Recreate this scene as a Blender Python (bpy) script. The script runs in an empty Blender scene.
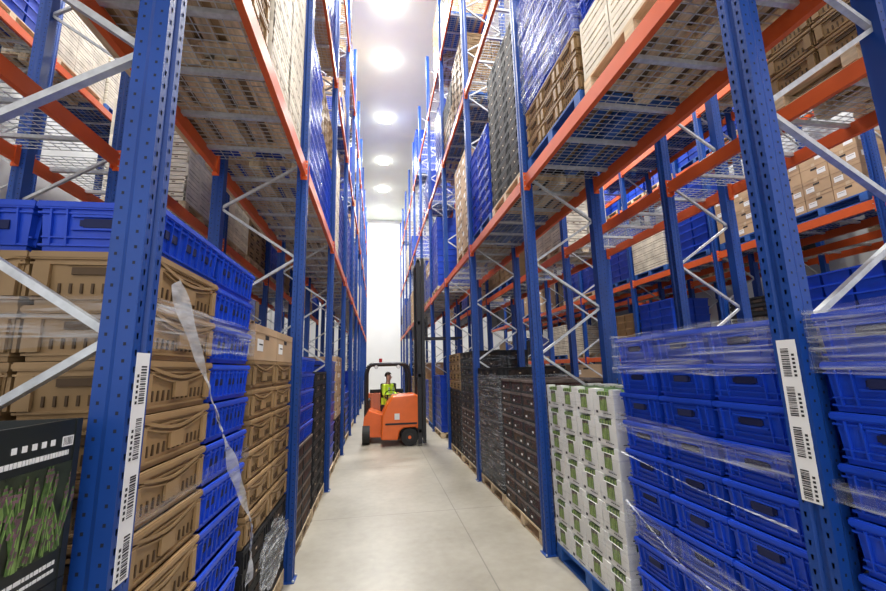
import bpy, bmesh, math, random
from mathutils import Vector, Matrix, noise as mnoise
random.seed(7)
scene=bpy.context.scene
COL=scene.collection
H=1.8
XR=1.62; XL=-0.72; Y0=1.41; PITCH=2.73
# ------------------------------------------------------------ camera
cam=bpy.data.cameras.new('camera'); co=bpy.data.objects.new('camera',cam); COL.objects.link(co)
R=Vector((.9873,-.1572,-.0241)); U=Vector((-.0042,-.1774,.9841)); F=Vector((.159,.9715,.1759))
F.normalize(); R=(R-F*R.dot(F)).normalized(); U=R.cross(F)
co.matrix_world=Matrix(((R.x,U.x,-F.x,0),(R.y,U.y,-F.y,0),(R.z,U.z,-F.z,H),(0,0,0,1)))
cam.sensor_width=36; cam.lens=16.58; cam.clip_start=.02; cam.clip_end=200
scene.camera=co
CP=Vector((0,0,H))
def proj(p):
    d=Vector(p)-CP; f=d.dot(F)
    if f<.05: return None
    return 443+408*d.dot(R)/f, 295.5-408*d.dot(U)/f, f
try:
    scene.view_settings.view_transform='Standard'
except Exception: pass
# ------------------------------------------------------------ materials
def P(name,col,rough=.5,metal=0,var=.1,scale=6,bump=0,rnd=0,spec=.5,emit=None,es=0,coat=0,stretch=(1,1,1),hue=0):
    m=bpy.data.materials.new(name); m.use_nodes=True; nt=m.node_tree; n=nt.nodes; l=nt.links
    b=n['Principled BSDF']; b.inputs['Roughness'].default_value=rough; b.inputs['Metallic'].default_value=metal
    b.inputs['Specular IOR Level'].default_value=spec; b.inputs['Coat Weight'].default_value=coat
    tc=n.new('ShaderNodeTexCoord'); mp=n.new('ShaderNodeMapping'); mp.inputs['Scale'].default_value=stretch
    l.new(tc.outputs['Object'],mp.inputs['Vector'])
    no=n.new('ShaderNodeTexNoise'); no.inputs['Scale'].default_value=scale; no.inputs['Detail'].default_value=4
    l.new(mp.outputs[0],no.inputs['Vector'])
    mr=n.new('ShaderNodeMapRange'); mr.inputs[1].default_value=.3; mr.inputs[2].default_value=.7
    mr.inputs[3].default_value=1-var; mr.inputs[4].default_value=1+var
    l.new(no.outputs['Fac'],mr.inputs[0])
    hs=n.new('ShaderNodeHueSaturation'); hs.inputs['Color'].default_value=(*col,1)
    if rnd:
        oi=n.new('ShaderNodeObjectInfo'); m2=n.new('ShaderNodeMath'); m2.operation='MULTIPLY_ADD'
        l.new(oi.outputs['Random'],m2.inputs[0]); m2.inputs[1].default_value=rnd; m2.inputs[2].default_value=-rnd/2
        ad=n.new('ShaderNodeMath'); l.new(mr.outputs[0],ad.inputs[0]); l.new(m2.outputs[0],ad.inputs[1])
        l.new(ad.outputs[0],hs.inputs['Value'])
        if hue:
            m3=n.new('ShaderNodeMath'); m3.operation='MULTIPLY_ADD'; l.new(oi.outputs['Random'],m3.inputs[0]); m3.inputs[1].default_value=hue; m3.inputs[2].default_value=.5-hue/2
            l.new(m3.outputs[0],hs.inputs['Hue'])
    else: l.new(mr.outputs[0],hs.inputs['Value'])
    l.new(hs.outputs[0],b.inputs['Base Color'])
    if bump:
        bp=n.new('ShaderNodeBump'); bp.inputs['Strength'].default_value=bump; bp.inputs['Distance'].default_value=.01
        l.new(no.outputs['Fac'],bp.inputs['Height']); l.new(bp.outputs[0],b.inputs['Normal'])
    if emit:
        b.inputs['Emission Color'].default_value=(*emit,1); b.inputs['Emission Strength'].default_value=es
    return m
M={}
M['blue']=P('crate_blue_plastic',(.009,.058,.50),.38,var=.12,rnd=.25,spec=.4)
M['brown']=P('crate_tan_plastic',(.31,.195,.088),.5,var=.12,rnd=.2,spec=.4)
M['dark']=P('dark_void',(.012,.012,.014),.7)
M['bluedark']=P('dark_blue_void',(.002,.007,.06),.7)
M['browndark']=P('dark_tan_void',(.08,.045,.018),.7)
M['post']=P('rack_blue_paint',(.007,.050,.25),.42,var=.10,scale=3,spec=.4)
M['hole']=P('post_hole_shadow',(.003,.008,.03),.7)
M['beam']=P('rack_orange_paint',(.66,.105,.022),.42,var=.08,scale=3,spec=.35)
M['galv']=P('galvanised_steel',(.54,.56,.57),.45,metal=.5,var=.15,scale=25)
M['wood']=P('pallet_wood',(.58,.45,.29),.75,var=.3,scale=5,stretch=(6,1,6),rnd=.3)
M['pblue']=P('pallet_blue_paint',(.015,.09,.34),.6,var=.3,scale=7,rnd=.2)
M['card']=P('cardboard',(.46,.31,.18),.8,var=.1,scale=4,rnd=.3)
M['card2']=P('cardboard_edge',(.28,.18,.10),.8,var=.1)
M['slat']=P('pale_crate_board',(.76,.69,.56),.7,var=.18,scale=5,rnd=.3)
M['slatdark']=P('pale_crate_gap',(.18,.12,.07),.8)
M['tape']=P('packing_tape',(.56,.43,.28),.4,var=.05)
M['white']=P('white_card',(.80,.80,.76),.6,var=.04,rnd=.1)
M['label']=P('label_paper',(.80,.80,.78),.5,var=.03)
M['black']=P('black_plastic',(.014,.014,.016),.65,var=.2,rnd=.3,spec=.25)
M['dprint']=P('dark_tray_card',(.035,.024,.020),.7,var=.6,scale=14,rnd=.6,spec=.2)
M['print']=P('printed_tray_card',(.065,.028,.020),.7,var=.6,scale=14,rnd=.7,spec=.2,hue=.08)
M['edge']=P('pale_tray_edge',(.16,.12,.10),.7,var=.3,scale=14,rnd=.7)
M['green']=P('asparagus_green',(.07,.15,.025),.5,var=.5,scale=30)
M['green2']=P('pale_asparagus_green',(.24,.34,.09),.5,var=.3,scale=30)
M['photogreen']=P('photo_stem_green',(.06,.12,.025),.45,var=.6,scale=40)
M['photogreen2']=P('photo_stem_light',(.17,.27,.07),.45,var=.5,scale=40)
M['purple']=P('asparagus_tip_purple',(.13,.07,.085),.5,var=.5,scale=30)
M['boxdark']=P('dark_printed_card',(.014,.018,.017),.35,var=.2)
M['boxmid']=P('dark_photo_ground',(.022,.03,.014),.4,var=.6,scale=18)
M['orange']=P('forklift_orange',(.80,.14,.015),.35,var=.05,coat=.3)
M['rubber']=P('tyre_rubber',(.02,.02,.02),.8)
M['steel']=P('dark_steel',(.03,.03,.033),.5,metal=.3)
M['skin']=P('skin',(.55,.32,.23),.55,var=.05)
M['hivis']=P('hi_vis_yellow',(.60,.85,.04),.6,var=.05,emit=(.6,.9,.05),es=.1)
M['refl']=P('reflective_strip',(.75,.77,.78),.3)
M['navy']=P('navy_cloth',(.02,.025,.06),.8)
M['hair']=P('brown_hair',(.04,.025,.015),.8)
M['lampon']=P('lamp_panel',(1,1,1),.5,emit=(1,.99,.95),es=20)
M['lampbody']=P('lamp_housing',(.9,.9,.9),.4)
M['red']=P('red_lamp',(.6,.02,.02),.3)
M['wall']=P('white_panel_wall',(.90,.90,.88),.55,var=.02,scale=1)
M['wallside']=P('dimmed_panel_wall',(.50,.50,.49),.6,var=.05,scale=1)  # grey puts the dim depth behind the racks into the wall colour
M['ceil']=P('ceiling_panel',(.80,.86,.75),.7,var=.03,scale=1)
# film
def film(name,lo,hi,sc,a=.55,bq=.85):
    m=bpy.data.materials.new(name); m.use_nodes=True; nt=m.node_tree; n=nt.nodes; l=nt.links
    for x in list(n): n.remove(x)
    out=n.new('ShaderNodeOutputMaterial'); mx=n.new('ShaderNodeMixShader'); tr=n.new('ShaderNodeBsdfTransparent')
    pb=n.new('ShaderNodeBsdfPrincipled'); pb.inputs['Base Color'].default_value=(.8,.83,.86,1); pb.inputs['Roughness'].default_value=.25
    tc=n.new('ShaderNodeTexCoord'); mp=n.new('ShaderNodeMapping'); mp.inputs['Scale'].default_value=sc; mp.inputs['Rotation'].default_value=(.07,.06,0)
    no=n.new('ShaderNodeTexNoise'); no.inputs['Scale'].default_value=2.6; no.inputs['Detail'].default_value=8; no.inputs['Distortion'].default_value=.3
    rp=n.new('ShaderNodeMapRange'); rp.inputs[1].default_value=a; rp.inputs[2].default_value=bq; rp.inputs[3].default_value=lo; rp.inputs[4].default_value=hi
    bp=n.new('ShaderNodeBump'); bp.inputs['Strength'].default_value=.5; bp.inputs['Distance'].default_value=.02
    l.new(tc.outputs['Object'],mp.inputs[0]); l.new(mp.outputs[0],no.inputs['Vector']); l.new(no.outputs['Fac'],rp.inputs[0])
    l.new(no.outputs['Fac'],bp.inputs['Height']); l.new(bp.outputs[0],pb.inputs['Normal'])
    l.new(rp.outputs[0],mx.inputs[0]); l.new(tr.outputs[0],mx.inputs[1]); l.new(pb.outputs[0],mx.inputs[2]); l.new(mx.outputs[0],out.inputs[0])
    return m
M['film']=film('stretch_film',.03,.35,(1,1,16))
M['film2']=film('stretch_film_band',.06,.55,(1,1,24),.47,.76)
M['film3']=film('stretch_film_bunched',.22,.65,(3,3,8),.3,.7)
# floor
def floor_mat():
    m=bpy.data.materials.new('polished_concrete'); m.use_nodes=True; nt=m.node_tree; n=nt.nodes; l=nt.links
    b=n['Principled BSDF']; tc=n.new('ShaderNodeTexCoord')
    n1=n.new('ShaderNodeTexNoise'); n1.inputs['Scale'].default_value=1.0; n1.inputs['Detail'].default_value=9; n1.inputs['Roughness'].default_value=.62
    n2=n.new('ShaderNodeTexNoise'); n2.inputs['Scale'].default_value=11; n2.inputs['Detail'].default_value=8
    l.new(tc.outputs['Object'],n1.inputs[0]); l.new(tc.outputs['Object'],n2.inputs[0])
    cr=n.new('ShaderNodeValToRGB'); cr.color_ramp.elements[0].position=.3; cr.color_ramp.elements[0].color=(.27,.245,.195,1)
    cr.color_ramp.elements[1].position=.7; cr.color_ramp.elements[1].color=(.385,.355,.295,1)
    ad=n.new('ShaderNodeMath'); ad.operation='MULTIPLY_ADD'; ad.inputs[1].default_value=.35; l.new(n2.outputs['Fac'],ad.inputs[0]); 
    sb=n.new('ShaderNodeMath'); sb.operation='SUBTRACT'; sb.inputs[1].default_value=.175; l.new(n1.outputs['Fac'],sb.inputs[0]); l.new(sb.outputs[0],ad.inputs[2])
    l.new(ad.outputs[0],cr.inputs[0])
    sp=n.new('ShaderNodeSeparateXYZ'); l.new(tc.outputs['Object'],sp.inputs[0])
    def line(sock,off,period,w):
        a=n.new('ShaderNodeMath'); a.operation='SUBTRACT'; a.inputs[1].default_value=off; l.new(sock,a.inputs[0])
        p=n.new('ShaderNodeMath'); p.operation='PINGPONG'; p.inputs[1].default_value=period/2; l.new(a.outputs[0],p.inputs[0])
        c=n.new('ShaderNodeMath'); c.operation='LESS_THAN'; c.inputs[1].default_value=w; l.new(p.outputs[0],c.inputs[0]); return c.outputs[0]
    la=line(sp.outputs[0],1.0,6.4,.006); lb=line(sp.outputs[1],5.6,2.6,.007)
    mxx=n.new('ShaderNodeMath'); mxx.operation='MAXIMUM'; l.new(la,mxx.inputs[0]); l.new(lb,mxx.inputs[1])
    mm=n.new('ShaderNodeMath'); mm.operation='MULTIPLY'; mm.inputs[1].default_value=.6; l.new(mxx.outputs[0],mm.inputs[0])
    mx=n.new('ShaderNodeMixRGB'); mx.inputs[2].default_value=(.12,.11,.09,1); l.new(mm.outputs[0],mx.inputs[0]); l.new(cr.outputs[0],mx.inputs[1])
    l.new(mx.outputs[0],b.inputs['Base Color'])
    b.inputs['Specular IOR Level'].default_value=.42
    mr=n.new('ShaderNodeMapRange'); mr.inputs[3].default_value=.28; mr.inputs[4].default_value=.44; l.new(n1.outputs['Fac'],mr.inputs[0]); l.new(mr.outputs[0],b.inputs['Roughness'])
    return m
M['floor']=floor_mat()
# ------------------------------------------------------------ mesh builder
class MB:
    def __init__(s): s.v=[];s.f=[];s.m=[];s.mats=[]
    def mi(s,k):
        if k not in s.mats: s.mats.append(k)
        return s.mats.index(k)
    def add(s,vs,fs,k):
        o=len(s.v); s.v+= [tuple(v) for v in vs]; i=s.mi(k)
        for f in fs: s.f.append(tuple(o+a for a in f)); s.m.append(i)
    def box(s,x0,x1,y0,y1,z0,z1,k,tb=0,tt=0):
        vs=[(x0+tb,y0+tb,z0),(x1-tb,y0+tb,z0),(x1-tb,y1-tb,z0),(x0+tb,y1-tb,z0),(x0+tt,y0+tt,z1),(x1-tt,y0+tt,z1),(x1-tt,y1-tt,z1),(x0+tt,y1-tt,z1)]
        s.add(vs,[(0,3,2,1),(4,5,6,7),(0,1,5,4),(1,2,6,5),(2,3,7,6),(3,0,4,7)],k)
    def prism(s,prof,y0,y1,k):
        n=len(prof); vs=[(x,y0,z) for x,z in prof]+[(x,y1,z) for x,z in prof]
        s.add(vs,[(i,(i+1)%n,(i+1)%n+n,i+n) for i in range(n)]+[tuple(range(n-1,-1,-1)),tuple(range(n,2*n))],k)
    def bar(s,p,q,w,h,k,up=(0,0,1)):
        p=Vector(p);q=Vector(q);d=(q-p).normalized(); up=Vector(up)
        if abs(d.dot(up))>.98: up=Vector((1,0,0))
        a=d.cross(up).normalized(); b=a.cross(d).normalized(); a*=w/2;b*=h/2
        vs=[p-a-b,p+a-b,p+a+b,p-a+b,q-a-b,q+a-b,q+a+b,q-a+b]
        s.add(vs,[(0,3,2,1),(4,5,6,7),(0,1,5,4),(1,2,6,5),(2,3,7,6),(3,0,4,7)],k)
    def cyl(s,p,q,r,k,n=10,r2=None):
        p=Vector(p);q=Vector(q);d=(q-p).normalized(); up=Vector((0,0,1)) if abs(d.z)<.9 else Vector((1,0,0))
        a=d.cross(up).normalized(); b=a.cross(d).normalized(); r2=r if r2 is None else r2
        vs=[p+(a*math.cos(t)+b*math.sin(t))*r for t in [2*math.pi*i/n for i in range(n)]]
        vs+=[q+(a*math.cos(t)+b*math.sin(t))*r2 for t in [2*math.pi*i/n for i in range(n)]]
        s.add(vs,[(i,(i+1)%n,n+(i+1)%n,n+i) for i in range(n)]+[tuple(range(n-1,-1,-1)),tuple(range(n,2*n))],k)
    def ring(s,x,y,z0,z1,t,k):
        s.box(-x,x,-y,-y+t,z0,z1,k); s.box(-x,x,y-t,y,z0,z1,k)
        s.box(-x,-x+t,-y+t,y-t,z0,z1,k); s.box(x-t,x,-y+t,y-t,z0,z1,k)
    def mesh(s,name):
        me=bpy.data.meshes.new(name); me.from_pydata(s.v,[],s.f)
        for k in s.mats: me.materials.append(M[k])
        me.polygons.foreach_set('material_index',s.m); me.update(); return me
def obj(name,me,loc=(0,0,0),rot=0,parent=None,label=None,cat=None,group=None,kind=None):
    o=bpy.data.objects.new(name,me); o.location=loc; o.rotation_euler=(0,0,rot); COL.objects.link(o)
    if parent: o.parent=parent
    if label:o['label']=label
    if cat:o['category']=cat
    if group:o['group']=group
    if kind:o['kind']=kind
    return o
def bevel(o,w,seg=2):
    b=o.modifiers.new('bevel','BEVEL'); b.width=w; b.segments=seg; b.limit_method='ANGLE'
# ------------------------------------------------------------ shell
XW0,XW1,YW,YB,ZC=-7.4,10.4,30.4,-6,13.2
def slab(name,x0,x1,y0,y1,z0,z1,k,label=None):
    b=MB(); b.box(x0,x1,y0,y1,z0,z1,k); o=obj(name,b.mesh(name),kind='structure'); o['label']=label or name; o['category']=name.split('_')[0]; return o
slab('floor',XW0,XW1,YB,YW,-.1,0,'floor','pale polished concrete warehouse floor with saw-cut joints')
slab('ceiling',XW0,XW1,YB,YW,ZC,ZC+.1,'ceil','light grey panelled warehouse ceiling')
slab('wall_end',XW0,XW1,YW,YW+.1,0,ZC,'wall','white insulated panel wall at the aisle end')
slab('wall_left',XW0-.1,XW0,YB,YW,0,ZC,'wallside','insulated panel warehouse wall, coloured darker for dim depth')
slab('wall_right',XW1,XW1+.1,YB,YW,0,ZC,'wallside','insulated panel warehouse wall, coloured darker for dim depth')
# ------------------------------------------------------------ item templates
def crate(lo,k,dk,h,kind):
    b=MB(); x,y=.197,.297
    ob=[(-x+.022,-y+.022,0),(x-.022,-y+.022,0),(x-.022,y-.022,0),(-x+.022,y-.022,0)]
    ot=[(-x+.010,-y+.010,h),(x-.010,-y+.010,h),(x-.010,y-.010,h),(-x+.010,y-.010,h)]
    it=[(-x+.016,-y+.016,h),(x-.016,-y+.016,h),(x-.016,y-.016,h),(-x+.016,y-.016,h)]
    ib=[(-x+.03,-y+.03,.012),(x-.03,-y+.03,.012),(x-.03,y-.03,.012),(-x+.03,y-.03,.012)]
    fs=[(0,3,2,1)]+[(i,(i+1)%4,4+(i+1)%4,4+i) for i in range(4)]+[(4+i,4+(i+1)%4,8+(i+1)%4,8+i) for i in range(4)]+[(8+i,8+(i+1)%4,12+(i+1)%4,12+i) for i in range(4)]+[(12,13,14,15)]
    b.add(ob+ot+it+ib,fs,k)
    if lo:
        b.ring(x,y,h-.026,h,.012,k); return b
    # rounded overhanging lip
    for z0,z1,i_ in ((h-.028,h-.022,.003),(h-.022,h-.006,.0),(h-.006,h,.003)): b.ring(x-i_,y-i_,z0,z1,.012-i_,k)
    b.ring(x-.004,y-.004,h-.046,h-.039,.012,k)
    b.ring(x-.012,y-.012,.018,.026,.012,k)
    if kind=='blue':
        for sx in (-1,1):
            for i in range(9):
                yy=-y+.05+i*(2*y-.1)/8
                b.bar((sx*(x-.016),yy,.02),(sx*(x-.005),yy,h-.03),.006,.012,k,up=(sx,0,0))
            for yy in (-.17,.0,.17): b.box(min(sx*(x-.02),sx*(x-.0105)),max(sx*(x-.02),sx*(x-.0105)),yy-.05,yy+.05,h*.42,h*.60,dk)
        for sy in (-1,1):
            for xx in (-.15,-.1,.1,.15):
                b.bar((xx,sy*(y-.016),.02),(xx,sy*(y-.005),h-.03),.006,.012,k,up=(0,sy,0))
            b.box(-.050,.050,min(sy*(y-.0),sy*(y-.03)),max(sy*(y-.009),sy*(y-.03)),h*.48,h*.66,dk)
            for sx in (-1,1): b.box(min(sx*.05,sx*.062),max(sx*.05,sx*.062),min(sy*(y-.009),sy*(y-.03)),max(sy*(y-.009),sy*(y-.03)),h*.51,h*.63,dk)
            b.box(-.085,.085,min(sy*(y-.002),sy*(y-.014)),max(sy*(y-.002),sy*(y-.014)),h*.68,h*.73,k)
            b.box(-.085,.085,min(sy*(y-.004),sy*(y-.018)),max(sy*(y-.004),sy*(y-.018)),h*.42,h*.46,k)
            b.box(-x+.02,x-.02,min(sy*(y-.009),sy*(y-.02)),max(sy*(y-.009),sy*(y-.02)),h*.26,h*.29,k)
    else:
        # bail-arm style produce crate: arched rim segments, fine vent slots, label pockets
        for sx in (-1,1):
            n=14
            for dz,wd in ((0,.014),(-.020,.008)):
                for i in range(n):
                    u0=-1+2*i/n;u1=-1+2*(i+1)/n
                    z0=h-.062+.046*abs(u0)**1.6+dz; z1=h-.062+.046*abs(u1)**1.6+dz
                    b.bar((sx*(x-.008),u0*(y-.02),z0),(sx*(x-.008),u1*(y-.02),z1),wd,.012 if dz==0 else .006,k,up=(0,0,1))
            for i in range(13):
                yy=-y+.06+i*(2*y-.12)/12
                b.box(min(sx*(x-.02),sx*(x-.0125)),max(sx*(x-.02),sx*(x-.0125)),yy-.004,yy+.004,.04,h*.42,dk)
            b.box(min(sx*(x-.012),sx*(x-.002)),max(sx*(x-.012),sx*(x-.002)),-.055,.055,h*.26,h*.58,k)
            b.box(min(sx*(x-.012),sx*(x+.0)),max(sx*(x-.012),sx*(x+.0)),-.295+.02,-.295+.06,.03,h*.75,k)
            b.box(min(sx*(x-.012),sx*(x+.0)),max(sx*(x-.012),sx*(x+.0)),.295-.06,.295-.02,.03,h*.75,k)
        for sy in (-1,1):
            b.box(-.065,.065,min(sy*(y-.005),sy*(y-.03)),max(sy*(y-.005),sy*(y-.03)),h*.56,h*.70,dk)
            b.box(-.085,.085,min(sy*(y+.0),sy*(y-.012)),max(sy*(y+.0),sy*(y-.012)),h*.74,h*.80,k)
            for i in range(9):
                xx=-x+.06+i*(2*x-.12)/8
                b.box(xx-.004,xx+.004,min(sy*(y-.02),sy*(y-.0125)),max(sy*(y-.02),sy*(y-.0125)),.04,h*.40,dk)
            for sx in (-1,1): b.box(min(sx*.13,sx*.18),max(sx*.13,sx*.18),min(sy*(y+.0),sy*(y-.012)),max(sy*(y+.0),sy*(y-.012)),.03,h*.75,k)
    return b
def carton(lo):
    b=MB();x,y,h=.195,.295,.235
    b.box(-x,x,-y,y,0,h,'card')
    if lo:
        b.box(-x-.001,-x,-.06,.05,.08,.16,'label'); b.box(-.06,.06,-y-.001,-y,.08,.15,'label'); b.box(-.02,.02,-y-.001,y+.001,h*.75,h+.0015,'tape'); return b
    b.box(-.025,.025,-y-.001,y+.001,h*.75,h+.0015,'tape')
    b.box(-x-.0015,x+.0015,-y-.0015,y+.0015,h-.055,h-.05,'card2')
    for s in (-1,1):
        b.box(min(s*x,s*(x+.001)),max(s*x,s*(x+.001)),-.05,.05,h*.62,h*.75,'dark')
        b.box(min(s*x,s*(x+.001)),max(s*x,s*(x+.001)),.1,.24,.06,.14,'label')
        b.box(-.045,.045,min(s*y,s*(y+.001)),max(s*y,s*(y+.001)),h*.55,h*.68,'dark')
        b.box(-.16,-.04,min(s*y,s*(y+.001)),max(s*y,s*(y+.001)),.04,.12,'label')
        b.box(-.146,-.06,min(s*y,s*(y+.0015)),max(s*y,s*(y+.0015)),.095,.10,'dark')
        b.box(min(s*x,s*(x+.0015)),max(s*x,s*(x+.0015)),.11,.2,.10,.11,'dark')
    b.box(-x,x,-.002,.002,h,h+.001,'card2')
    return b
def slatc(lo):
    b=MB();x,y,h=.195,.295,.175
    b.box(-x+.014,x-.014,-y+.014,y-.014,0,h-.012,'slatdark')
    for z0,z1 in ((0,.05),(.064,.108),(.124,.172)):
        b.ring(x,y,z0,z1,.012,'slat')
    if lo: return b
    for sx in (-1,1):
        for sy in (-1,1): b.box(min(sx*x,sx*(x-.03))-.0 ,max(sx*x,sx*(x-.03)),min(sy*(y+.001),sy*(y-.03)),max(sy*(y+.001),sy*(y-.03)),0,h,'slat')
        for i in range(3):
            b.box(min(sx*x,sx*(x+.001)),max(sx*x,sx*(x+.001)),-.15+i*.13,-.11+i*.13,.08,.095,'slatdark')
    return b
def tray(lo,k='black',pr=False):
    b=MB();x,y,h=.195,.295,.148
    b.box(-x+.015,x-.015,-y+.015,y-.015,0,h-.01,'dark')
    b.ring(x,y,h-.028,h,.02,'edge' if pr else k); b.ring(x,y,0,.026,.02,k)
    if lo:
        b.ring(x-.004,y-.004,.05,.09,.02,k); b.box(-.08,.08,-y-.001,y+.001,.045,.095,'dprint'); b.box(-x-.001,x+.001,-.12,.12,.045,.095,'dprint'); return b
    for s in (-1,1):
        if pr:
            b.box(-x+.02,x-.02,min(s*(y-.004),s*(y-.015)),max(s*(y-.004),s*(y-.015)),.02,.115,'print')
            b.box(min(s*(x-.004),s*(x-.015)),max(s*(x-.004),s*(x-.015)),-y+.02,y-.02,.02,.115,'print')
            b.box(-.05,.05,min(s*(y-.004),s*(y-.002)),max(s*(y-.004),s*(y-.002)),.05,.085,'dprint')
            for sx in(-1,1): b.box(min(sx*x,sx*(x-.03)),max(sx*x,sx*(x-.03)),min(s*y,s*(y-.03)),max(s*y,s*(y-.03)),.02,h-.02,'black')
            b.box(-.11,-.07,min(s*(y-.004),s*(y-.0015)),max(s*(y-.004),s*(y-.0015)),.04,.06,'label')
            continue
        for i in range(10):
            yy=-y+.02+i*(2*y-.04)/9; b.box(min(s*x,s*(x-.015)),max(s*x,s*(x-.015)),yy-.009,yy+.009,.026,h-.028,k)
        for i in range(7):
            xx=-x+.02+i*(2*x-.04)/6; b.box(xx-.009,xx+.009,min(s*y,s*(y-.015)),max(s*y,s*(y-.015)),.026,h-.028,k)
        b.box(-.10,.10,min(s*y,s*(y+.001)),max(s*y,s*(y+.001)),.035,.11,'dprint')
        b.box(min(s*x,s*(x+.001)),max(s*x,s*(x+.001)),-.15,.15,.035,.11,'dprint')
        b.box(min(s*x,s*(x+.002)),max(s*x,s*(x+.002)),-.03,.0,.06,.072,'tape')
        b.box(-.03,-.01,min(s*y,s*(y+.002)),max(s*y,s*(y+.002)),.06,.072,'tape')
    return b
def wbox(lo):
    b=MB();x,y,h=.247,.147,.207
    b.box(-x,x,-y,y,0,.160,'white',tb=.005)
    b.box(-x+.016,x-.016,-y+.016,y-.016,.160,h-.020,'green')
    for sx in (-1,1):
        for sy in (-1,1):
            b.box(min(sx*x,sx*(x-.07)),max(sx*x,sx*(x-.07)),min(sy*y,sy*(y-.055)),max(sy*y,sy*(y-.055)),.160,h,'white')
    for s in (-1,1):
        for i in range(9): # bunch tips seen through the open top slot
            yy=-.080+i*.020; b.bar((s*(x-.012),yy,.150),(s*(x-.010),yy+random.uniform(-.006,.006),h-.014-random.uniform(0,.01)),.012,.013,'green2' if i%2 else 'green',up=(0,1,0))
        b.box(min(s*(x-.002),s*(x+.0005)),max(s*(x-.002),s*(x+.0005)),-.050,.050,.048,.156,'boxmid')
        for i in range(11):
            yy=-.044+i*.0088; zt=.152-random.uniform(0,.022); b.bar((s*(x+.001),yy,.050),(s*(x+.001),yy+random.uniform(-.006,.006),zt),.003,.0062,random.choice(['green2','green2','green']),up=(0,1,0))
            b.bar((s*(x+.0015),yy,zt-.012),(s*(x+.0015),yy,zt),.003,.006,'purple',up=(0,1,0))
        for i in range(5): b.box(min(s*x,s*(x+.0015)),max(s*x,s*(x+.0015)),-.10+i*.022,-.086+i*.022,.026,.033,'dark')
        b.box(min(s*x,s*(x+.0015)),max(s*x,s*(x+.0015)),.08,.11,.025,.045,'dark')
        for xc in (-.1,.1):
            b.box(xc-.05,xc+.05,min(s*(y-.002),s*(y+.0005)),max(s*(y-.002),s*(y+.0005)),.05,.145,'boxmid')
            for i in range(9):
                xx=xc-.043+i*.0105; b.bar((xx,s*(y+.001),.052),(xx,s*(y+.001),.141-random.uniform(0,.015)),.003,.007,'green2' if i%3 else 'green',up=(1,0,0))
        b.box(-.2,.0,min(s*y,s*(y+.0015)),max(s*y,s*(y+.0015)),.025,.031,'dark')
    return b
KN={'blue':dict(h=.183,name='stacking_crate',label='blue ribbed plastic stacking crate on a pallet load',cat='crate',group='blue plastic stacking crates'),
    'brown':dict(h=.190,name='produce_crate',label='tan plastic produce crate stacked on a pallet load',cat='crate',group='tan produce crates'),
    'carton':dict(h=.238,name='cardboard_box',label='taped brown cardboard box on a pallet load',cat='cardboard box',group='brown cardboard boxes'),
    'slat':dict(h=.178,name='slatted_crate',label='pale slatted board crate stacked on a rack pallet',cat='crate',group='pale slatted crates'),
    'tray':dict(h=.150,name='produce_tray',label='black slatted produce tray with printed panel, stacked',cat='tray',group='black produce trays'),
    'ptray':dict(h=.150,name='printed_tray',label='dark tray with brownish printed sides and small label',cat='tray',group='dark printed produce trays'),
    'wbox':dict(h=.210,name='asparagus_carton',label='open white carton packed with green asparagus bunches',cat='carton',group='white asparagus cartons')}
HI={'blue':crate(0,'blue','bluedark',.180,'blue').mesh('stacking_crate'),'brown':crate(0,'brown','browndark',.187,'brown').mesh('produce_crate'),
    'carton':carton(0).mesh('cardboard_box'),'tray':tray(0).mesh('produce_tray'),'ptray':tray(0,'black',True).mesh('printed_tray'),'wbox':wbox(0).mesh('asparagus_carton'),'slat':slatc(0).mesh('slatted_crate')}
LO={'blue':crate(1,'blue','bluedark',.180,'blue'),'brown':crate(1,'brown','browndark',.187,'brown'),'carton':carton(1),'tray':tray(1),'ptray':tray(1),'wbox':wbox(1),'slat':slatc(1)}
ITEMS={k:[] for k in KN}
# pallets
def pallet(k):
    b=MB(); X,Y=.5,.6
    for i in range(7):
        xx=-X+.045+i*(2*X-.09)/6; b.box(xx-.045,xx+.045,-Y,Y,.122,.144,k)
    for yy in (-Y+.05,0,Y-.05):
        b.box(-X,X,yy-.05,yy+.05,.1,.122,k)
        for xx in (-X+.07,0,X-.07): b.box(xx-.07,xx+.07,yy-.05,yy+.05,.022,.1,k)
    for xx in (-X+.07,0,X-.07): b.box(xx-.06,xx+.06,-Y,Y,0,.022,k)
    return b.mesh('pallet')
PM={'wood':pallet('wood'),'pblue':pallet('pblue')}
def add_pallet(xf,s,y,z,pk,level):
    obj('pallet',PM[pk],(xf+s*.5,y+.6,z),0,label=('bare softwood' if pk=='wood' else 'blue painted wooden')+' pallet '+('on the floor under stacked goods' if level==0 else 'on a rack beam level under stacked goods'),cat='pallet',group='wooden pallets' if pk=='wood' else 'blue pallets')
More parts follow.
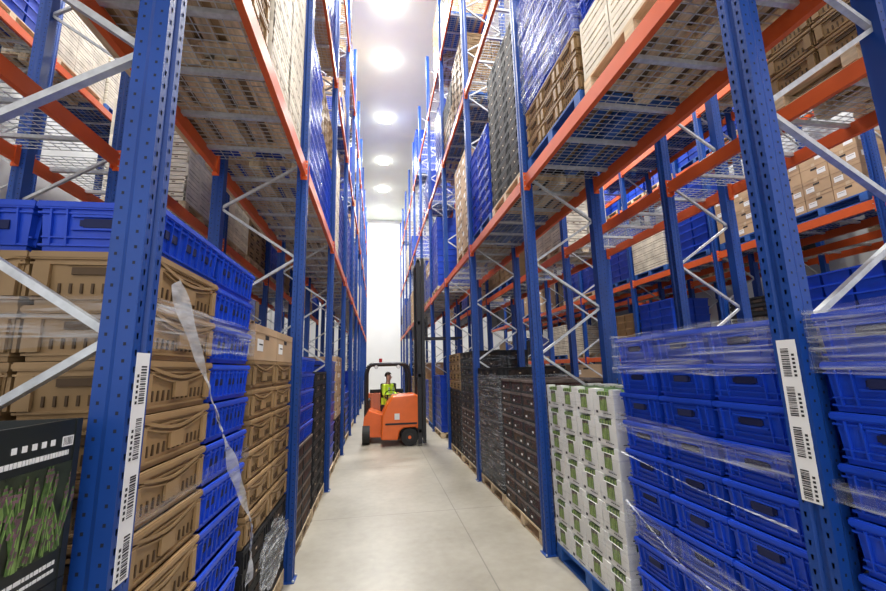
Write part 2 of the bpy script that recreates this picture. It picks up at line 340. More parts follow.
def load(xf,s,y,z,spec,pat='R',pk='wood',level=0,colfn=None):
    """spec: list of (kind, layers) bottom-up"""
    add_pallet(xf,s,y,z,pk,level)
    zz=z+.146; li=0
    for kind,n in spec:
        for _ in range(n):
            pos=[]
            if kind=='wbox':
                for i in range(4):
                    for j in range(2): pos.append((xf+s*(.25+.5*j),y+.15+.3*i,0,j))
            elif pat=='R':
                for i in range(3): pos.append((xf+s*.3,y+.2+.4*i,math.pi/2,0))
                for i in range(2): pos.append((xf+s*.8,y+.3+.6*i,0,1))
            else:
                for i in range(2): pos.append((xf+s*.2,y+.3+.6*i,0,0))
                for i in range(3): pos.append((xf+s*.7,y+.2+.4*i,math.pi/2,1))
            for idx,(px,py,r,row) in enumerate(pos):
                k=kind
                if colfn: k=colfn(li,idx,kind)
                r2=r+(math.pi if (kind!='wbox' and random.random()<.5) else 0)
                zk=zz
                if colfn and k=='blue': zk=z+.146+li*.190
                ITEMS[k].append((px,py,zk,r2,row))
            zz+=KN[kind]['h']
            li+=1
    return zz
def wrap(xf,s,y,z0,z1,mat='film',parent=None,amp=.010,slope=0):
    x0,x1=sorted((xf-s*.012,xf+s*1.012)); y0,y1=y-.012,y+1.212
    per=[]; N=22
    cs=[(x0,y0),(x1,y0),(x1,y1),(x0,y1)]
    for c in range(4):
        a=cs[c];bb=cs[(c+1)%4]
        for i in range(N): per.append((a[0]+(bb[0]-a[0])*i/N,a[1]+(bb[1]-a[1])*i/N,c))
    rows=max(3,int((z1-z0)/.03)); vs=[];fs=[]; n=len(per)
    sd=random.uniform(0,50)
    for j in range(rows+1):
        for i,(px,py,c) in enumerate(per):
            zz=z0+(z1-z0)*j/rows
            d=amp*max(0,.5+mnoise.noise(Vector((px*2+sd,py*2,zz*22)))); nx,ny=[(0,-1),(1,0),(0,1),(-1,0)][c]
            edge=.02*mnoise.noise(Vector((px*3+sd,py*3,j))) if j in(0,rows) else 0
            vs.append((px+nx*d,py+ny*d,zz+edge+slope*(py-y)))
    for j in range(rows):
        for i in range(n): fs.append((j*n+i,j*n+(i+1)%n,(j+1)*n+(i+1)%n,(j+1)*n+i))
    b=MB(); b.add(vs,fs,mat); me=b.mesh('stretch_wrap')
    for p in me.polygons:p.use_smooth=True
    o=obj('stretch_wrap',me,label='clear wrinkled stretch film wound round a pallet load',cat='plastic wrap',group='stretch wrap films'); return o
# ------------------------------------------------------------ racks
TOP=12.4
def post_mesh(h,holes):
    b=MB(); w=.055
    prof=[(0,-w),(0,-.018),(.012,-.012),(.012,.012),(0,.018),(0,w),(.045,w),(.060,w-.008),(.1,w-.008),(.1,w-.022),(.1,-w+.022),(.1,-w+.008),(.060,-w+.008),(.045,-w)]
    n=len(prof); vs=[(x,y,0) for x,y in prof]+[(x,y,h) for x,y in prof]
    b.add(vs,[(i,i+n,(i+1)%n+n,(i+1)%n) for i in range(n)]+[tuple(range(n)),tuple(range(2*n-1,n-1,-1))],'post')
    z=.12
    while z<min(h,holes):
        for s in (-1,1):
            y=s*.036
            b.add([(-.0006,y-.005,z+.008),(-.0006,y+.005,z+.008),(-.0006,y+.003,z-.010),(-.0006,y-.003,z-.010)],[(0,3,2,1),(0,1,2,3)],'hole')
            yy=s*(w+.0006)
            b.add([(.018,yy,z+.02),(.026,yy,z+.02),(.026,yy,z+.030),(.018,yy,z+.030)],[(0,1,2,3),(3,2,1,0)],'hole')
            yy=s*(w-.0074)
            b.add([(.076,yy,z),(.084,yy,z),(.084,yy,z+.010),(.076,yy,z+.010)],[(0,1,2,3),(3,2,1,0)],'hole')
        z+=.05
    b.box(-.02,.13,-.075,.075,0,.008,'post')
    for yy in(-.062,.062): b.cyl((-.008,yy,.008),(-.008,yy,.022),.009,'galv',6)
    return b.mesh('post')
POSTS={h:post_mesh(h,ho) for h,ho in ((TOP,8),(TOP-.001,0))}
def beam_mesh(L,connector=True):
    b=MB()
    b.box(-.022,.022,.0,L,-.065,.03,'beam'); b.box(-.022,.012,0,L,.03,.065,'beam')
    for y0,y1 in ((-.0,.008),(L-.008,L)): b.box(-.035,.03,y0,y1,-.11,.10,'beam')
    for y in (.0,L):
        s=1 if y==0 else -1
        b.box(.022,.028,min(y,y+s*.05),max(y,y+s*.05),-.10,.09,'beam')
        for z in (-.07,0,.06): b.cyl((-.022,y+s*.022,z),(-.030,y+s*.022,z),.007,'galv',6)
    return b.mesh('beam')
BL=PITCH-.112; BM=beam_mesh(BL)
def deck_mesh(D,fine):
    b=MB(); L=BL-.02; w=.0055
    n=int(L/(.06 if fine else .1))
    for i in range(n+1):
        y=i*L/n; b.box(0,D,y-w/2,y+w/2,0,w,'galv')
    m=9
    for i in range(m+1):
        x=i*D/m; b.box(x-w/2,x+w/2,0,L,-w,0,'galv')
    for i in range(5):
        y=L*(i+.5)/5; b.box(0,D,y-.018,y+.018,-.04,-.006,'galv'); 
    return b.mesh('mesh_deck')
def brace_mesh(D,top):
    b=MB(); z=.92; 
    b.box(0,D,-.012,.012,.25,.275,'galv'); 
    z=-.08; 
    while z+.5<top:
        z0=max(z,.3)
        b.bar((0,0,z0+0),(D,0,z+.5),.024,.028,'galv',up=(0,1,0)); b.bar((D,0,z+.5),(0,0,min(z+1,top)),.024,.028,'galv',up=(0,1,0))
        for (x,zz) in ((.0,z+1),(D,z+.5)): b.cyl((x,-.022,zz),(x,.022,zz),.009,'galv',6)
        z+=1.0
    return b.mesh('brace')
LV=[3.85,6.95,10.05]
def rack(xf,s,D,k0,k1,levels,label,finebays):
    root=bpy.data.objects.new('pallet_rack',None); root.location=(xf,Y0+PITCH*k0,0); COL.objects.link(root)
    root['label']=label; root['category']='pallet rack'
    ox,oy=root.location.x,root.location.y
    bm_=brace_mesh(D-.16,TOP); dks={True:deck_mesh(D-.06,True),False:deck_mesh(D-.06,False)}
    for k in range(k0,k1+1):
        y=Y0+PITCH*k-oy
        hp=TOP if k<5 else TOP-.001
        obj('post',POSTS[hp],(0,y,0),0 if s>0 else math.pi,root)
        obj('post',POSTS[hp],(s*D,y,0),math.pi if s>0 else 0,root)
        o=obj('brace',bm_,(s*.08,y,0),0 if s>0 else math.pi,root)
        if k==k1: continue
        for z in levels:
            for xx,fl in ((.03,1),(D-.03,-1)):
                o=obj('beam',BM,(s*xx,y+.056 if s*fl>0 else y+.056+BL,z),0 if s*fl>0 else math.pi,root)
            o=obj('mesh_deck',dks[k<=finebays],(s*.03,y+.066 if s>0 else y+.066+BL-.02,z+.068),0 if s>0 else math.pi,root)
    return root
DR=.90
rR=rack(XR,1,DR,-1,10,LV,'blue steel pallet rack with orange beams and wire mesh decks',2)
rL=rack(XL,-1,DR,-1,10,LV,'tall blue pallet rack with orange beams, stacked crates inside',2)
rRB=rack(3.40,1,DR,-1,7,LV[:2],'second blue and orange pallet rack standing behind the first',1)
rLB=rack(-2.45,-1,DR,-1,6,LV[:2],'blue pallet rack backing onto the aisle rack',1)
rRC=rack(6.60,1,DR,-1,8,[1.95]+LV[:2],'distant blue pallet rack across the next aisle',-1)
rRD=rack(8.30,1,DR,-1,8,LV[:2],'blue pallet rack against the far side wall',-1)
rLC=rack(-5.30,-1,DR,-1,7,LV[:2],'blue pallet rack across the neighbouring aisle',-1)
# barcode labels on near posts
def strip(parent,x,s,yc,z0,z1,w):
    b=MB()
    def bx(y0,y1,za,zb,k,t):
        xa,xb=sorted((x,x-s*t)); b.box(xa,xb,y0,y1,za,zb,k)
    bx(yc-w/2,yc+w/2,z0,z1,'label',.0015)
    n=4; hh=(z1-z0)/n
    rr=random.Random(3)
    for i in range(n):
        za=z0+i*hh+.008; zt=za+hh*.72; z=za
        while z<zt:
            t=rr.choice([.0018,.003,.005]); bx(yc-w*.08,yc+w*.34,z,z+t,'dark',.002); z+=t+rr.choice([.002,.004])
        for j in range(6): bx(yc-w*.34,yc-w*.2,za+j*.016,za+j*.016+.009,'dark',.002)
    me=b.mesh('barcode_label'); o=obj('barcode_label',me); o.parent=parent; o.location=-Vector(parent.location); o['label']='white strip with barcodes'
strip(rL,XL,-1,Y0+.008,1.22,1.87,.072)
strip(rR,XR,1,Y0,1.27,1.88,.078)
# ------------------------------------------------------------ loads
FR=XR+.04; FL=XL-.06
def sy(k,slot): return Y0+PITCH*k+(.14 if slot==0 else 1.42)
YA=sy(0,0)-.07; YM=sy(-1,1)+.035
def z_l(i): return 0 if i==0 else LV[i-1]+.075
load(FR,1,YM,0,[('blue',10)],'R','pblue')
load(FR,1,YA,0,[('blue',10)],'R','pblue')
load(FR+.04,1,sy(0,1),0,[('wbox',7)],'R','pblue')
load(FR,1,sy(1,0),0,[('ptray',10)],'R','wood')
load(FR,1,sy(1,1),0,[('tray',11)],'R','wood')
load(FR,1,sy(2,0),0,[('ptray',6),('tray',7)],'R','wood')
load(FR,1,sy(2,1),0,[('tray',8),('brown',4)],'R','wood')
load(FR,1,sy(3,1),0,[('blue',8)],'R','wood')
# left ground
def lf(li,idx,kind):
    if li>=11: return 'blue'
    if idx in (1,): return 'blue'
    return 'brown'
load(FL,-1,sy(0,0),0,[('brown',12)],'L','wood',colfn=lf)
load(FL,-1,sy(0,1),0,[('tray',4),('brown',6),('carton',1)],'L','wood')
load(FL,-1,sy(1,0),0,[('ptray',6),('blue',5)],'L','wood')
load(FL,-1,sy(1,1),0,[('tray',11)],'L','wood')
load(FL,-1,sy(2,0),0,[('blue',10)],'L','wood')
load(FL,-1,sy(2,1),0,[('tray',5),('carton',5)],'L','wood')
# level 1
z1=z_l(1)
load(FR,1,sy(0,0),z1,[('slat',3),('blue',3)],'R','wood',1)
load(FR,1,sy(0,1),z1,[('brown',3),('blue',8)],'R','pblue',1)
load(FR,1,sy(1,0),z1,[('tray',14)],'R','wood',1)
load(FR,1,sy(1,1),z1,[('blue',8)],'R','pblue',1)
load(FL,-1,sy(0,0),z1,[('brown',4),('slat',5)],'L','wood',1)
load(FL,-1,sy(0,1),z1,[('slat',10)],'L','wood',1)
load(FL,-1,sy(-1,1),z1,[('slat',5),('carton',3)],'L','wood',1)
load(FR,1,sy(-1,1),z1,[('blue',7)],'R','wood',1)
load(FL,-1,sy(1,0),z1,[('blue',10)],'L','wood',1)
load(FL,-1,sy(1,1),z1,[('blue',6),('brown',4)],'L','wood',1)
def rl():
    k=random.choice(['blue','blue','brown','carton','slat','tray'])
    t=random.uniform(1.1,2.1)
    if random.random()<.25:
        k2=random.choice(['blue','carton','tray'])
        return [(k,int(t*.5/KN[k]['h'])),(k2,int(t*.45/KN[k2]['h']))]
    return [(k,int(t/KN[k]['h']))]
for k in range(2,10):
    for sl in (0,1):
        for lv in range(0,4):
            for side in (1,-1):
                if lv==0 and k==2: continue
                if lv==0 and side==1 and k==3: continue
                if random.random()<[0,.2,.5,.7][lv]: continue
                xf=FR if side>0 else FL
                load(xf,side,sy(k,sl),z_l(lv),rl(),'R' if side>0 else 'L',random.choice(['wood','pblue']),lv)
for k in (0,1):
    for sl in (0,1):
        for lv in (2,3):
            for side in (1,-1):
                if random.random()<(.6 if side>0 else .3): continue
                load(FR if side>0 else FL,side,sy(k,sl),z_l(lv),rl(),'R' if side>0 else 'L',random.choice(['wood','pblue']),lv)
# racks behind
for (xf,s,ks,lvs,pr) in ((3.44,1,range(0,7),(0,1,2),.4),(-2.51,-1,range(0,6),(0,1,2),.3),(6.64,1,range(0,8),(-1,0,1,2),.2),(8.34,1,range(0,8),(0,1,2),.15),(-5.36,-1,range(0,7),(0,1,2),.15)):
    for k in ks:
        for sl in (0,1):
            for lv in lvs:
                if random.random()<pr: continue
                if xf==6.64 and lv in(-1,0): n=random.choice([4,5,6]); z=1.95+.075 if lv<0 else 0
                else: n=random.choice([5,6,7,8,9]) ; z=z_l(lv)
                kk=random.choice(['carton','blue','blue','brown','slat','tray'])
                if xf==6.64 and lv==1 and k in (0,1): kk='carton'; n=4
                if xf==-2.51 and lv==1 and k in(0,1): kk='slat' if sl else 'blue'
                if xf==3.44 and lv==1 and k==0: kk='blue' if sl else 'brown'; n=5
                load(xf,s,sy(k,sl),z,[(kk,n)],'R',random.choice(['wood','pblue']),max(lv,0))
# emit items
for k,lst in ITEMS.items():
    sc=[]
    for it in lst:
        p=proj((it[0],it[1],it[2]+.1))
        d=(Vector(it[:3])-CP).length
        if p is None or not(-250<p[0]<1136 and -260<p[1]<850): 
            if d>3.5: continue
            d+=20
        sc.append((d+(2.5 if it[4] else 0)+(3 if abs(it[0])>5 else 0),it))
    sc.sort(key=lambda a:a[0])
    inf=KN[k]
    for d,it in sc[:300]:
        obj(inf['name'],HI[k],(it[0]+random.uniform(-.001,.001),it[1]+random.uniform(-.001,.001),it[2]),it[3]+random.uniform(-.003,.003),label=inf['label'],cat=inf['cat'],group=inf['group'])
    rest=sc[300:]
    if rest:
        T=LO[k]; big=MB()
        for m_ in T.mats: big.mi(m_)
        for d,it in rest:
            c,s_=math.cos(it[3]),math.sin(it[3]); o=len(big.v)
            big.v+=[(it[0]+x*c-y*s_,it[1]+x*s_+y*c,it[2]+z) for x,y,z in T.v]
            big.f+=[tuple(o+a for a in f) for f in T.f]; big.m+=T.m
        obj(inf['name'],big.mesh(inf['name']+'_rest'),label='many more '+inf['label'].split(' on ')[0].split(',')[0]+'s further along racks',cat=inf['cat'],kind='stuff')
# ------------------------------------------------------------ stretch wraps
wrap(FR,1,YA,1.74,1.995,'film2',amp=.016)
wrap(FR,1,YA,1.31,1.42,'film2',slope=.04,amp=.014)
wrap(FR,1,YA,.60,.76,'film2',slope=.12,amp=.014)
wrap(FR,1,YM,1.74,1.995,'film2')
wrap(FR,1,YM,1.28,1.37,'film2')
wrap(FR+.04,1,sy(0,1),.2,1.60,'film')
wrap(FR,1,sy(1,0),.2,1.6,'film')
wrap(FR,1,sy(1,1),.2,1.7,'film2')
wrap(FL,-1,sy(0,0),1.90,2.07,'film2',amp=.02)
wrap(FL,-1,sy(0,0),1.30,1.38,'film')
wrap(FR,1,sy(0,1),z1+.7,z1+2.1,'film2',amp=.02)
wrap(FR,1,sy(2,0),.2,2.0,'film')
wrap(FL,-1,sy(1,0),z1+.2,z1+1.8,'film')
# loose twisted ribbon
def ribbon(pts,w,label,tw=8,sag=0):
    b=MB(); vs=[];fs=[]; n=90
    def cat(t):
        t=t*(len(pts)-1); i=min(int(t),len(pts)-2); u=t-i; return Vector(pts[i]).lerp(Vector(pts[i+1]),u)
    for i in range(n+1):
        t=i/n; p=cat(t)+Vector((0,0,-sag*math.sin(math.pi*t))); a=math.sin(t*tw)*1.2; ww=w*(.65+.35*math.sin(t*13+1)+.12*math.sin(t*41))
        o=Vector((math.sin(a)*ww/2*.5,math.cos(a)*ww/2*.8,ww*.25))
        vs+=[p-o,p-o*.4+Vector((.008*math.sin(i*.9),0,0)),p+o*.4+Vector((.008*math.cos(i*1.1),0,0)),p+o]
    for i in range(n):
        for j in (0,1,2): fs.append((i*4+j,i*4+j+1,i*4+5+j,i*4+4+j))
    b.add(vs,fs,'film3'); me=b.mesh('wrap_tail')
    for p in me.polygons:p.use_smooth=True
    obj('wrap_tail',me,label=label,cat='plastic wrap')
ribbon([(XL-.02,1.62,2.14),(XL+.015,1.9,1.80),(XL+.005,2.3,1.42),(XL-.0,2.74,.97),(XL-.01,2.78,.60)],.075,'loose twisted tail of stretch film hanging from crates',14,.06)
ribbon([(XL-.03,2.72,.55),(XL+.01,2.4,.45),(XL-.01,2.0,.36),(XL-.03,1.62,.30)],.03,'thin twisted strand of stretch film slung under crates')
ribbon([(FR-.035,1.5,.62),(FR-.045,2.2,.74),(FR-.035,2.66,.92)],.022,'bunched rope of stretch film across blue crates')
ribbon([(FR-.035,1.5,1.14),(FR-.04,2.0,1.16),(FR-.035,2.66,1.22)],.018,'thin strand of stretch film across blue crates')
# crumpled film at foot of left rack
def crumple(loc,sc,label,mat):
    bm=bmesh.new(); bmesh.ops.create_icosphere(bm,subdivisions=4,radius=1)
    for v in bm.verts:
        n_=mnoise.noise(v.co*2.3+Vector(loc)*7)+.6*mnoise.noise(v.co*6+Vector(loc)*3)
        c_=v.co*(1+.42*n_); v.co=Vector((c_.x*sc[0],c_.y*sc[1],c_.z*sc[2]))
    me=bpy.data.meshes.new('crumpled_film'); bm.to_mesh(me); bm.free(); me.materials.append(M[mat])
    obj('crumpled_film',me,loc,0,label=label,cat='plastic wrap')
crumple((XL+.0,3.34,.55),(.040,.34,.17),'crumpled clear film bunched at pallet edge','film2')
crumple((XL+.0,2.98,.20),(.040,.17,.10),'crumpled clear film bunched at pallet edge','film3')
# ------------------------------------------------------------ dark asparagus boxes
def dbox():
    b=MB(); x,y,h=.24,.295,.385
    b.box(-x,x,-y,y,0,h-.03,'boxdark'); b.ring(x,y,h-.03,h,.012,'boxdark')
    for sx in(-1,1):
        for sy_ in (-1,1): b.box(min(sx*(x+.003),sx*(x-.03)),max(sx*(x+.003),sx*(x-.03)),min(sy_*(y+.003),sy_*(y-.018)),max(sy_*(y+.003),sy_*(y-.018)),0,h,'boxdark')
    return b.mesh('body')
DB=dbox()
def dprint():
    b=MB(); x=.2405; rr=random.Random(5)
    def bx(y0,y1,z0,z1,k,t): b.box(x,x+t,y0,y1,z0,z1,k)
    bx(-.28,.28,.07,.280,'boxmid',.001)
    for i in range(75):
        yy=rr.uniform(-.265,.265); z0=.072+rr.uniform(0,.01); z1=.268+rr.uniform(-.10,.01); lean=rr.uniform(-.04,.04); w=rr.uniform(.009,.015)
        t=.0015+.002*(i/75); k1=rr.choice(['photogreen','photogreen','photogreen2']); prev=(yy,z0); bend=rr.uniform(-.02,.02)
        for q in range(1,5):
            u=q/4; cur=(yy+lean*u+bend*u*u,z0+(z1-.02-z0)*u); b.bar((x+t,prev[0],prev[1]),(x+t,cur[0],cur[1]),.0008,w,k1,up=(0,1,0))
            b.bar((x+t+.0002,prev[0]+w*.2,prev[1]),(x+t+.0002,cur[0]+w*.2,cur[1]),.0008,w*.25,'photogreen2',up=(0,1,0))
            b.bar((x+t+.0004,cur[0]-w*.3,cur[1]-.012),(x+t+.0004,cur[0]+w*.1,cur[1]),.0008,w*.5,'purple',up=(0,1,0)); prev=cur
        for q in range(4): b.bar((x+t+.0003,prev[0],prev[1]+q*.006),(x+t+.0003,prev[0],prev[1]+.006+q*.006),.0008,w*(1.2-.28*q),'purple' if q%2==0 else 'photogreen',up=(0,1,0))
    def line(z,h,ya,yb,mn,mx):
        yy=ya
        while yy<yb:
            ln=rr.uniform(mn,mx); bx(yy,min(yy+ln,yb),z,z+h,'label',.0015); yy+=ln+mn*.6
    line(.040,.009,.0,.26,.006,.02); line(.022,.007,.0,.26,.005,.016)
    line(.298,.012,.06,.26,.005,.011)
    bx(.235,.272,.320,.345,'label',.0015)
    for i in range(7):
        yy=.238+i*.0046; t=rr.choice([.001,.002]); bx(yy,yy+t,.323,.342,'boxdark',.002)
    for i in range(5): bx(.085+i*.028,.098+i*.028,.328,.342,'label',.0015)
    return b.mesh('printed_panel')
DP=dprint()
load_y=sy(-1,1); add_pallet(FL,-1,load_y,0,'wood',0)
for l_ in range(4):
    for i in range(2):
        for j in range(2):
            o=obj('asparagus_box',DB,(FL-.25-.5*j,load_y+.29+.602*i,.146+l_*.387),0,label='dark printed cardboard box picturing green asparagus spears',cat='cardboard box',group='dark asparagus boxes')
            if j==0: obj('printed_panel',DP,(0,0,0),0,o,label='green asparagus picture with small pale lettering')
# ------------------------------------------------------------ ceiling lamps
def lamp(x,y,on=700,up=60):
    b=MB(); b.cyl((0,0,0),(0,0,.10),.20,'lampbody',16,.12)
    o=obj('ceiling_light',b.mesh('lamp_housing'),(x,y,ZC-.10),label='small bright glowing light fixed to the ceiling',cat='ceiling light',group='high-bay lights')
    b=MB(); b.box(-.29,.29,-.22,.22,-.07,0,'lampon',tb=.04,tt=.02); d_=obj('diffuser',b.mesh('diffuser'),parent=o); bevel(d_,.05,3)
    ld=bpy.data.lights.new('lamp','AREA'); ld.shape='RECTANGLE'; ld.size=.5; ld.size_y=.4; ld.energy=on; ld.color=(1,.985,.94)
    lo=bpy.data.objects.new('lamp',ld); lo.location=(0,0,-.09); lo.parent=o; COL.objects.link(lo)
    if up:
        ld=bpy.data.lights.new('ceiling_fill_glow','POINT'); ld.shadow_soft_size=.15; ld.energy=up; ld.color=(1,.985,.94)  # added point light hung below the fitting to brighten the ceiling around it
        lo=bpy.data.objects.new('ceiling_fill_glow',ld); lo.location=(.0,-.0,-.9); lo.parent=o; COL.objects.link(lo)
for y in (-2.5,2.5,6.5,11.1,13.6,17.2,21.1,24.7,28.2): lamp(.32,y,470 if y<27 else 560,14)
for y in (1.5,6,11,16): lamp(5.4,y,850,0)  # added fill lamps, out of view, to brighten the inner racks on the right
for y in (1.5,6,11): lamp(-4.3,y,850,0)  # same added fill for the racks on the left, out of view
# ------------------------------------------------------------ forklift
fk=bpy.data.objects.new('forklift',None); fk.location=(.4,11.15,0); COL.objects.link(fk)
fk['label']='orange articulated forklift with tall dark mast, driver aboard'; fk['category']='forklift'
def part(name,b,parent=fk,bev=0,label=None,loc=(0,0,0)):
    o=obj(name,b.mesh(name),loc,0,parent,label=label)
    if bev: bevel(o,bev,3)
    return o
b=MB() # chassis rear
b.box(-.70,.30,.15,1.7,.18,.66,'orange'); b.box(-.68,.30,1.02,1.75,.66,1.15,'orange',tt=.05)
b.prism([(-.76,.16),(-.20,.14),(-.20,.66),(-.60,.80),(-.72,.62)],-.40,.6,'orange'); b.box(-.6,.25,.2,.95,.66,.68,'steel')
part('chassis',b,bev=.03)
b=MB() # sculpted front unit, sloping down towards the cab side
b.prism([(-.30,.16),(.10,.14),(.14,.34),(.24,.42),(.54,.42),(.62,.30),(.62,1.16),(.50,1.20),(-.02,1.16),(-.16,.98),(-.28,.72)],-.95,-.05,'orange')
part('front_body',b,bev=.05)
b=MB(); b.box(.18,.58,-.80,-.20,.2,.46,'steel'); part('axle_housing',b)
b=MB(); b.box(.02,.14,-.965,-.945,.62,.76,'label'); part('decal',b)
b=MB(); b.box(-.20,.56,-.962,-.945,.50,.54,'steel'); part('trim_strip',b)
b=MB()
for yy in (-1.0,-.2):
    b.box(.58,.68,yy,yy+.10,.05,4.55,'steel'); b.box(.70,.78,yy+.02,yy+.08,.05,4.62,'steel')
for z in (.3,1.6,2.9,4.5): b.box(.60,.66,-1.0,-.1,z,z+.08,'steel')
b.cyl((.62,-.7,1.0),(.62,-.7,4.2),.035,'steel'); b.cyl((.62,-.42,1.0),(.62,-.42,4.2),.035,'steel')
for i in range(3): b.cyl((.56,-.62+i*.06,1.3),(.56,-.62+i*.06,4.4),.01,'rubber',6)
part('mast',b)
b=MB(); b.box(.79,.83,-.95,-.15,2.60,2.66,'steel'); b.box(.79,.83,-.95,-.15,2.95,3.02,'steel')
for yy in (-.85,-.35): b.box(.83,.87,yy,yy+.1,2.55,3.12,'steel'); b.box(.85,1.75,yy,yy+.1,2.55,2.59,'steel')
part('fork_carriage',b)
b=MB() # overhead guard with rounded pillars
for y in (-.02,1.2):
    for (xa,xb_) in ((-.68,-1),(.46,1)):
        pts=[(xa,y,.6),(xa,y,1.70),(xa-xb_*.03,y,1.84),(xa-xb_*.08,y,1.92),(xa-xb_*.16,y,1.95)]
        for p_,q_ in zip(pts[:-1],pts[1:]): b.cyl(p_,q_,.045,'steel',8)
    b.cyl((-.52,y,1.95),(.30,y,1.95),.05,'steel',8)
for i in range(10): b.bar((-.53+i*.097,-.02,1.95),(-.53+i*.097,1.2,1.95),.04,.06,'steel')
part('overhead_guard',b)
b=MB(); b.box(-.64,-.58,.25,1.1,.66,1.02,'steel'); b.box(.34,.40,.05,1.1,.66,1.15,'steel'); b.box(-.60,.36,1.12,1.16,1.1,1.25,'steel'); part('cab_panel',b,bev=.02)
b=MB(); b.box(-.30,.15,.50,.95,.66,.86,'rubber'); b.box(-.30,.15,.90,1.04,.84,1.42,'rubber'); part('seat',b,bev=.04)
b=MB(); b.cyl((-.12,.12,.7),(-.12,.26,1.12),.025,'steel')
for i in range(16):
    a0=2*math.pi*i/16;a1=2*math.pi*(i+1)/16
    f=lambda a:(-.02+.17*math.cos(a),.22+.12*math.sin(a)*.4,1.13+.17*math.sin(a)*.75)
    b.cyl(f(a0),f(a1),.013,'rubber',6)
b.bar((-.18,.22,1.13),(.14,.22,1.13),.02,.02,'steel'); part('steering_wheel',b)
def wheel(x,y,r,w,ax):
    b=MB(); d=Vector((w/2,0,0)) if ax=='x' else Vector((0,w/2,0))
    c=Vector((0,0,0)); b.cyl(c-d,c+d,r,'rubber',24); b.cyl(c-d*1.04,c+d*1.04,r*.5,'steel',16); b.cyl(c-d*1.1,c+d*1.1,r*.2,'orange',8)
    obj('wheel',b.mesh('wheel'),(x,y,r),0,fk)
wheel(-.62,1.35,.27,.18,'x'); wheel(.30,1.35,.27,.18,'x'); wheel(.38,-.88,.20,.14,'y'); wheel(.38,-.12,.20,.14,'y'); wheel(-.66,-.42,.22,.18,'x')
b=MB(); b.cyl((0,0,0),(0,0,.1),.045,'red',12); b.cyl((0,0,-.02),(0,0,0),.055,'steel',12); obj('beacon',b.mesh('beacon'),(-.3,.5,2.01),0,fk,label='red warning beacon')
for x in (-.42,.16):
    b=MB(); b.cyl((x,-.06,1.88),(x,-.12,1.88),.05,'steel',12); b.cyl((x,-.12,1.88),(x,-.125,1.88),.043,'label',12); part('headlight',b)
# ------------------------------------------------------------ driver
def skin(name,verts,edges,rad,mat,parent,sub=2,label=None,root=0):
    me=bpy.data.meshes.new(name); bm=bmesh.new(); L=bm.verts.layers.skin.verify()
    vs=[bm.verts.new(v) for v in verts]
    for e in edges: bm.edges.new((vs[e[0]],vs[e[1]]))
    for i,v in enumerate(vs):
        r=rad[i]; v[L].radius=r if isinstance(r,tuple) else (r,r); v[L].use_root=(i==root)
    bm.to_mesh(me); bm.free()
    t=bpy.data.objects.new('tmp',me); COL.objects.link(t)
    t.modifiers.new('s','SKIN'); m=t.modifiers.new('u','SUBSURF'); m.levels=sub; m.render_levels=sub
    dg=bpy.context.evaluated_depsgraph_get(); dg.update(); me2=bpy.data.meshes.new_from_object(t.evaluated_get(dg)); bpy.data.objects.remove(t)
    me2.materials.clear(); me2.materials.append(M[mat])
    for p in me2.polygons: p.use_smooth=True; p.material_index=0
    me2.name=name
    o=obj(name,me2,(0,0,0),0,parent,label=label); return o
px,py,pz=.30,11.83,.90
V=[(0,0,.03),(0,.0,.25),(0,.0,.45),(0,-.01,.54),(0,-.02,.62),(0,-.035,.70),(0,-.03,.79)]
E=[(0,1),(1,2),(2,3),(3,4),(4,5),(5,6)]; Rr=[(.15,.12),(.14,.10),(.15,.10),.052,.06,(.078,.092),.055]
def addv(p,r,par):
    V.append(p);Rr.append(r);E.append((par,len(V)-1)); return len(V)-1
for s in (-1,1):
    a=addv((s*.17,0,.46),.06,2); a=addv((s*.22,-.04,.22),.045,a); a=addv((s*.15,-.27,.22),.034,a); a=addv((s*.13,-.33,.235),(.038,.02),a)
    for i in range(4):
        f=addv((s*(.155-.016*i),-.38-.008*(i in(1,2)),.245),.009,a); f=addv((s*(.153-.015*i),-.395,.215),.008,f)
    f=addv((s*.10,-.35,.25),.010,a); addv((s*.09,-.37,.235),.009,f)
    a=addv((s*.10,-.06,.02),.085,0); a=addv((s*.13,-.40,.04),.06,a); a=addv((s*.13,-.42,-.14),.042,a); a=addv((s*.13,-.40,-.16),.04,a) ; a=addv((s*.13,-.50,-.18),(.04,.03),a)
body=skin('person',V,E,Rr,'skin',None,2,root=0)
body.location=(px,py,pz); body.rotation_euler=(0,0,math.radians(50)); body['label']='seated driver in yellow hi-vis jacket, hands on wheel'; body['category']='person'
JV=[(0,0,.04),(0,0,.25),(0,0,.44),(0,-.005,.50)];JE=[(0,1),(1,2),(2,3)];JR=[(.165,.135),(.16,.12),(.165,.115),.075]
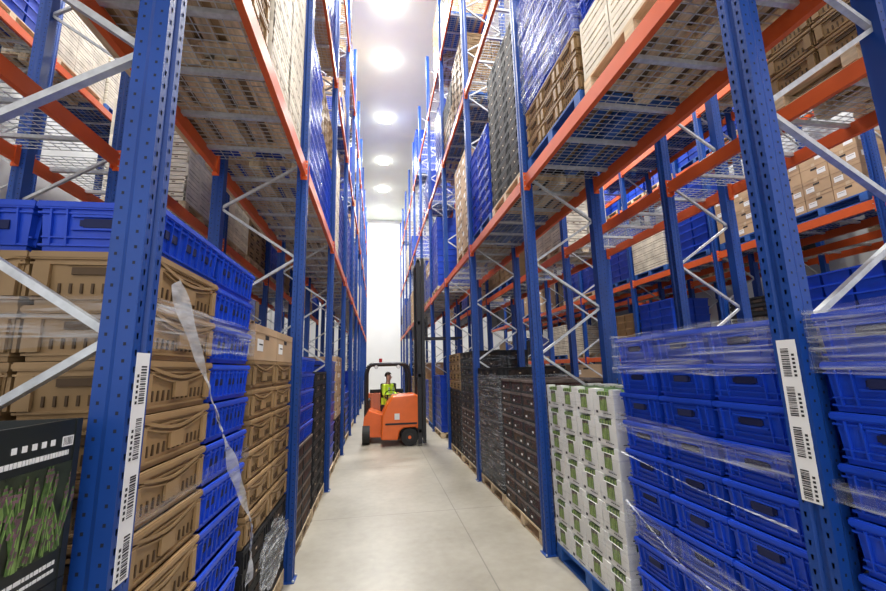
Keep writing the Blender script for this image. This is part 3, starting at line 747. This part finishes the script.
for s in (-1,1):
    i0=len(JV); JV+=[(s*.17,0,.46),(s*.22,-.04,.22),(s*.16,-.25,.22)]; JE+=[(2,i0),(i0,i0+1),(i0+1,i0+2)]; JR+=[.075,.058,.045]
skin('jacket',JV,JE,JR,'hivis',body,2,'hi-vis yellow jacket')
TV=[(0,0,.03)];TE=[];TR=[(.16,.13)]
for s in (-1,1):
    i0=len(TV); TV+=[(s*.10,-.06,.02),(s*.13,-.40,.04),(s*.13,-.42,-.12)]; TE+=[(0,i0),(i0,i0+1),(i0+1,i0+2)]; TR+=[.095,.072,.056]
skin('trousers',TV,TE,TR,'hivis',body,2,'hi-vis yellow trousers')
b=MB(); b.box(-.15,.15,-.127,-.12,.12,.16,'refl'); b.box(-.11,-.07,-.127,-.12,.16,.42,'refl'); b.box(.07,.11,-.127,-.12,.16,.42,'refl'); obj('reflective_strip',b.mesh('reflective_strip'),(0,0,0),0,body)
bmh=bmesh.new(); bmesh.ops.create_uvsphere(bmh,u_segments=16,v_segments=10,radius=1)
for v in bmh.verts: v.co=Vector((v.co.x*.092,v.co.y*.105+ -.015,v.co.z*.10+.745)) 
bmesh.ops.delete(bmh,geom=[v for v in bmh.verts if v.co.z<.70 or (v.co.y<-.055 and v.co.z<.775)],context='VERTS')
mh=bpy.data.meshes.new('hair'); bmh.to_mesh(mh); bmh.free(); mh.materials.append(M['hair']); obj('hair',mh,(0,0,0),0,body,label='short brown hair')
for s in (-1,1):
    b=MB(); b.cyl((s*.03,-.118,.705),(s*.03,-.124,.705),.010,'dark',8); obj('eye',b.mesh('eye'),(0,0,0),0,body)
b=MB(); b.box(-.012,.012,-.145,-.11,.665,.70,'skin',tt=.006); obj('nose',b.mesh('nose'),(0,0,0),0,body)
b=MB(); b.box(-.025,.025,-.120,-.108,.638,.645,'red'); obj('mouth',b.mesh('mouth'),(0,0,0),0,body)
# ------------------------------------------------------------ world
w=bpy.data.worlds.new('world'); scene.world=w; w.use_nodes=True
w.node_tree.nodes['Background'].inputs[0].default_value=(.98,.98,1,1); w.node_tree.nodes['Background'].inputs[1].default_value=1.9
